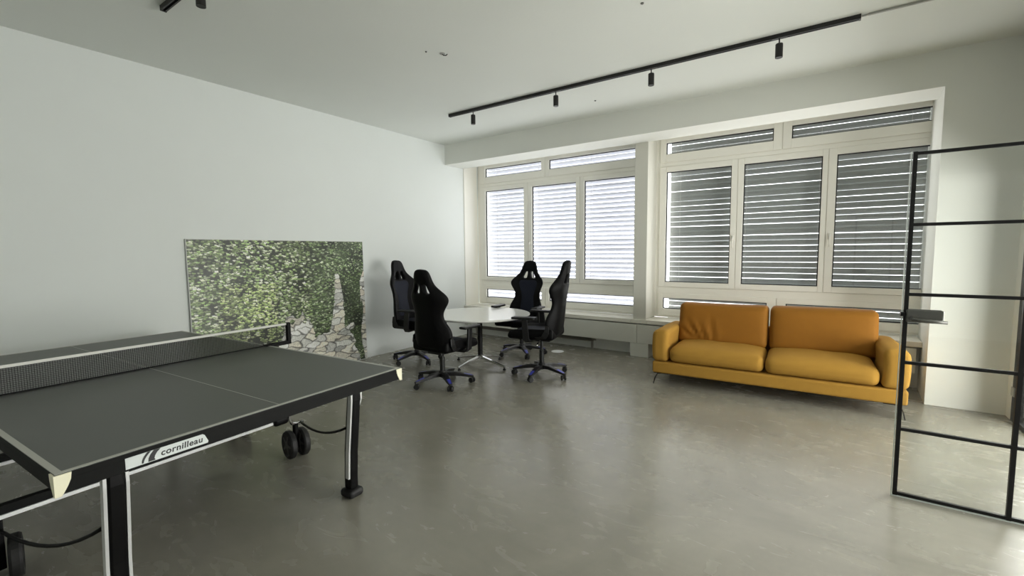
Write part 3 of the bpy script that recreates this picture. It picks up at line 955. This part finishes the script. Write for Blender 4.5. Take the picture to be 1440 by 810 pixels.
# ---------------------------------------------------------------- printed board leaning on the left wall
def ivy_picture(W_, H_):
    g = np.random.RandomState(11)
    yy, xx = np.mgrid[0:H_, 0:W_].astype(float)
    # stones: jittered, stretched cells
    cw, chh = W_ / 13.0, H_ / 25.0
    pts, cols, ew, eh = [], [], [], []
    pal = np.array([[176, 178, 168], [196, 196, 184], [156, 156, 148], [206, 198, 172], [140, 140, 132], [190, 182, 158], [216, 216, 206], [200, 186, 160]], float)
    for j in range(-1, 32):
        for i in range(-1, 17):
            if g.rand() < .16: continue
            pts.append(((i + (0.5 if j % 2 else 0) + g.uniform(-.42, .42)) * cw, (j + g.uniform(-.45, .45)) * chh))
            cols.append(pal[g.randint(len(pal))] * g.uniform(.80, 1.15))
            ew.append(cw * g.uniform(.7, 1.5)); eh.append(chh * g.uniform(.7, 1.5))
    pts = np.array(pts); cols = np.array(cols)
    d1 = np.full((H_, W_), 1e9); d2 = np.full((H_, W_), 1e9); idx = np.zeros((H_, W_), int)
    warp = 2.2 * np.sin(yy * .23 + xx * .11) + 1.5 * np.sin(xx * .31 - yy * .17)
    for k, (px, py) in enumerate(pts):
        d = np.maximum(np.abs(xx + warp - px) / ew[k], np.abs(yy + warp * .6 - py + .12 * (xx - px)) / eh[k]) * .6 + .4 * np.hypot((xx + warp - px) / ew[k], (yy + warp * .6 - py) / eh[k])
        c = d < d1
        d2 = np.where(c, d1, np.minimum(d2, d)); idx = np.where(c, k, idx); d1 = np.where(c, d, d1)
    img = cols[idx]
    joint = np.clip((d2 - d1) / 0.16, 0, 1) ** .8
    img = (img * .55 + 84) * (0.36 + 0.64 * joint)[..., None]
    fine = g.normal(0, 1, (H_, W_)); fine = (fine + np.roll(fine, 1, 0) + np.roll(fine, 1, 1)) / 1.7
    img *= (1 + 0.07 * fine)[..., None]
    def sm(n):
        a = g.normal(0, 1, (n, int(n * W_ / H_) + 1))
        yi = np.linspace(0, a.shape[0] - 1.001, H_); xi = np.linspace(0, a.shape[1] - 1.001, W_)
        y0 = yi.astype(int); x0 = xi.astype(int); fy = (yi - y0)[:, None]; fx = (xi - x0)[None]
        fy = fy * fy * (3 - 2 * fy); fx = fx * fx * (3 - 2 * fx)
        y1 = np.minimum(y0 + 1, a.shape[0] - 1); x1 = np.minimum(x0 + 1, a.shape[1] - 1)
        return (a[y0][:, x0] * (1 - fy) * (1 - fx) + a[y1][:, x0] * fy * (1 - fx) + a[y0][:, x1] * (1 - fy) * fx + a[y1][:, x1] * fy * fx)
    n5, n9, n20 = sm(5), sm(10), sm(24)
    u = xx / W_; v = yy / H_
    # how far down the ivy hangs for each u
    kx = np.array([0, .10, .20, .30, .39, .43, .47, .55, .60, .66, .71, .76, .785, .815, .84, .90, .945, .955, .965, 1.0])
    kv = np.array([1.1, 1.1, 1.1, 1.1, .98, .72, .60, .54, .58, .74, .72, .58, .30, .28, .58, .72, .95, 1.05, .24, .18])
    lim = np.interp(u.ravel(), kx, kv).reshape(u.shape) + 0.05 * n9 + 0.035 * n20
    mask = v < lim
    strand = (np.abs(u - .952 - .012 * np.sin(v * 14)) < .018) & (v > .5)
    mask |= strand
    under = np.array([44, 52, 38.]) + 14 * np.clip(n9, -1, 1.5)[..., None] * np.array([.8, 1, .6])
    img[mask] = (under * (1 + .18 * fine[..., None]))[mask]
    # leaves, back to front
    N = 9500
    for k in range(N):
        cx, cy = g.uniform(0, W_), g.uniform(-2, H_)
        ix, iy = min(int(cx), W_ - 1), max(0, min(int(cy), H_ - 1))
        if not mask[iy, ix]: continue
        if n9[iy, ix] + .6 * n20[iy, ix] < -0.75 and g.rand() < .5: continue
        uu, vv = ix / W_, iy / H_
        r = g.uniform(2.2, 4.6) * (0.75 if uu > .8 else 1)
        q = k / N
        bright = 0.42 + 0.58 * q + 0.10 * n5[iy, ix] + 0.16 * math.exp(-((uu - .27) / .12) ** 2 - ((vv - .55) / .28) ** 2) - 0.10 * (uu > .6) * (vv > .25)
        bright = max(.28, min(1.12, bright * g.uniform(.72, 1.15)))
        base = np.array([128, 148, 98.]) if g.rand() < .62 else np.array([206, 216, 180.])
        if 0.13 < uu < 0.42 and vv > .3: base = base * .6 + np.array([150, 164, 96.]) * .4
        if uu > .62: base = base * .75 + np.array([84, 112, 74.]) * .25
        c = base * bright
        x0, x1 = int(max(0, cx - r * 1.2)), int(min(W_, cx + r * 1.2 + 2)); y0, y1 = int(max(0, cy - r * 1.2)), int(min(H_, cy + r * 1.2 + 2))
        if x1 <= x0 or y1 <= y0: continue
        X = (xx[y0:y1, x0:x1] - cx) / r; Y = (yy[y0:y1, x0:x1] - cy) / (r * .72)
        ang = np.arctan2(X, Y) + g.uniform(-.5, .5)
        rad = np.hypot(X, Y)
        shape = .55 + .45 * np.abs(np.cos(1.5 * ang)) * np.where(np.abs(ang) > 2.4, .6, 1)
        ins = rad < shape
        if not ins.any(): continue
        tone = np.clip(1.12 - .5 * (Y + .2) , .55, 1.35)[..., None]
        blk = img[y0:y1, x0:x1]
        blk[ins] = (c * tone)[ins]
    img = np.clip((img - 62) * 1.22 + 70, 14, 255) * .97 + 10
    return np.clip(img, 8, 245)

pb = thing('printed_board', 'large photo board of ivy over a stone wall, leaning on the left wall', 'picture board', (XL, 2.866, 0.0), 0)
PW, PH, PT = 2.075, 1.612, 0.008
LEAN = 0.035
bm = nb(); box(bm, (0, -PW / 2, 0), (PT, PW / 2, PH))
ang = math.asin((LEAN - 0.012) / PH)
rot = Matrix.Translation((LEAN, 0, 0.001)) @ Matrix.Rotation(-ang, 4, 'Y')
bmesh.ops.transform(bm, matrix=rot, verts=bm.verts[:])
board = obj('board', bm, BOARD, pb, bevel=0.001)
NX, NZ = 430, 334
img = ivy_picture(NX, NZ)
lin = np.where(img / 255 <= .04045, img / 255 / 12.92, ((img / 255 + .055) / 1.055) ** 2.4)
ys = np.linspace(-PW / 2 + 0.006, PW / 2 - 0.006, NX); zs_ = np.linspace(PH - 0.006, 0.006, NZ)
YY, ZZ = np.meshgrid(ys, zs_)
co = np.stack([np.full(YY.shape, PT + 0.0006), YY, ZZ], -1).reshape(-1, 3)
rm = np.array(rot)
co = co @ rm[:3, :3].T + rm[:3, 3]
ii, jj = np.meshgrid(np.arange(NZ - 1), np.arange(NX - 1), indexing='ij')
a = (ii * NX + jj).ravel()
faces = np.stack([a, a + NX, a + NX + 1, a + 1], -1)
me = bpy.data.meshes.new('printed_picture')
me.from_pydata(co.tolist(), [], faces.tolist())
att = me.color_attributes.new('print', 'FLOAT_COLOR', 'POINT')
rgba = np.concatenate([lin.reshape(-1, 3), np.ones((NX * NZ, 1))], 1).astype(np.float32)
att.data.foreach_set('color', rgba.ravel())
me.materials.append(PRINT)
pic = bpy.data.objects.new('printed_picture', me); COL.objects.link(pic); pic.parent = board
pic['label'] = 'photo print of green ivy over grey stones'

# ---------------------------------------------------------------- ceiling track lights
def track(name, x0, x1, y, label, spots, joints=()):
    t = thing(name, label, 'light track', ((x0 + x1) / 2, y, ZC), 0)
    h = (x1 - x0) / 2
    bm = nb()
    box(bm, (-h, -0.018, -0.012), (h, 0.018, 0.0)); box(bm, (-h, -0.018, -0.034), (h, -0.008, -0.012)); box(bm, (-h, 0.008, -0.034), (h, 0.018, -0.012))
    obj('rail', bm, TRACKB, t)
    bm = nb(); box(bm, (h, -0.019, -0.036), (h + 0.012, 0.019, 0.0)); box(bm, (-h - 0.012, -0.019, -0.036), (-h, 0.019, 0.0)); obj('end_cap', bm, TRACKB, t)
    return t

def spot(x, y, label):
    t = thing('track_spotlight', label, 'spotlight', (x, y, ZC - 0.034), 0, 'black spotlights on the ceiling tracks')
    bm = nb(); box(bm, (-0.055, -0.0075, 0.001), (0.055, 0.0075, 0.02)); obj('adapter', bm, TRACKB, t)
    bm = nb(); tube(bm, [(0, 0, 0.002), (0, 0, -0.046)], 0.005, 10); obj('stem', bm, TRACKB, t, smooth=True)
    bm = nb(); lathe(bm, [(0.021, -0.148), (0.0275, -0.150), (0.0275, -0.045), (0.025, -0.040), (0, -0.040)], 24); obj('lamp_body', bm, TRACKB, t)
    bm = nb(); lathe(bm, [(0.0205, -0.147), (0.0205, -0.143), (0, -0.141)], 20); obj('lens', bm, HUB, t)
    return t
track('light_track', -3.99, 0.13, 4.39, 'long black light track on the ceiling parallel to the windows', 4)
for x, lab in ((-3.614, 'spotlight on the long track nearest the left wall'), (-2.46, 'second spotlight from the left wall on the long track'),
               (-1.43, 'third spotlight from the left wall on the long track'), (-0.384, 'largest and rightmost spotlight on the long track')):
    spot(x, 4.39, 'black cylinder ' + lab)
track('light_track', -3.89, -1.2, 1.335, 'black light track cut off by the top left edge of the view', 1)
spot(-3.30, 1.335, 'black cylinder spotlight at the top left edge of the view')
bm = nb()
box(bm, (-0.22, -0.008, -0.016), (0.24, 0.008, 0.0)); tube(bm, [(-0.26, 0, -0.010), (-0.21, 0, -0.009)], 0.007, 8)
t = thing('cable_duct', 'thin grey cable duct continuing from the right end of the long track', 'cable duct', (0.405, 4.40, ZC), 0)
obj('duct', bm, GREYPIPE, t)
t = thing('ceiling_hook', 'small metal hook and wire stub left in the middle of the ceiling', 'hook', (-2.844, 3.043, ZC), 0)
bm = nb(); lathe(bm, [(0.022, -0.006), (0.025, 0.0)], 14); obj('rosette', bm, GREYPIPE, t)
bm = nb(); tube(bm, [(0, 0, -0.004), (0.015, 0, -0.02), (0.035, 0.01, -0.022), (0.04, 0.02, -0.008)], 0.004, 8); obj('wire', bm, BLACKSTEEL, t, smooth=True)
for x, y, r, lab in ((-1.139, 3.275, 0.012, 'small dark screw stub in the ceiling near the top edge of the view'), (-2.93, 2.93, 0.008, 'tiny dark plug in the ceiling beside the hook'),
                     (-2.28, 5.0, 0.011, 'small dark plug in the ceiling between the track and the beam')):
    t = thing('ceiling_plug', lab, 'plug', (x, y, ZC), 0, 'plugs in the ceiling')
    bm = nb(); lathe(bm, [(r * 0.7, -0.008), (r, -0.004), (r, 0.0)], 12); obj('cap', bm, HUB, t)
t = thing('floor_disc', 'small round white lid in the floor in front of the heater', 'floor outlet', (-3.17, 5.70, 0), 0)  # flat white disc with a thin rim, laid on the floor
bm = nb(); lathe(bm, [(0.085, 0.0), (0.085, 0.003), (0.078, 0.005), (0, 0.005)], 32); obj('disc', bm, WHITEBAR, t)
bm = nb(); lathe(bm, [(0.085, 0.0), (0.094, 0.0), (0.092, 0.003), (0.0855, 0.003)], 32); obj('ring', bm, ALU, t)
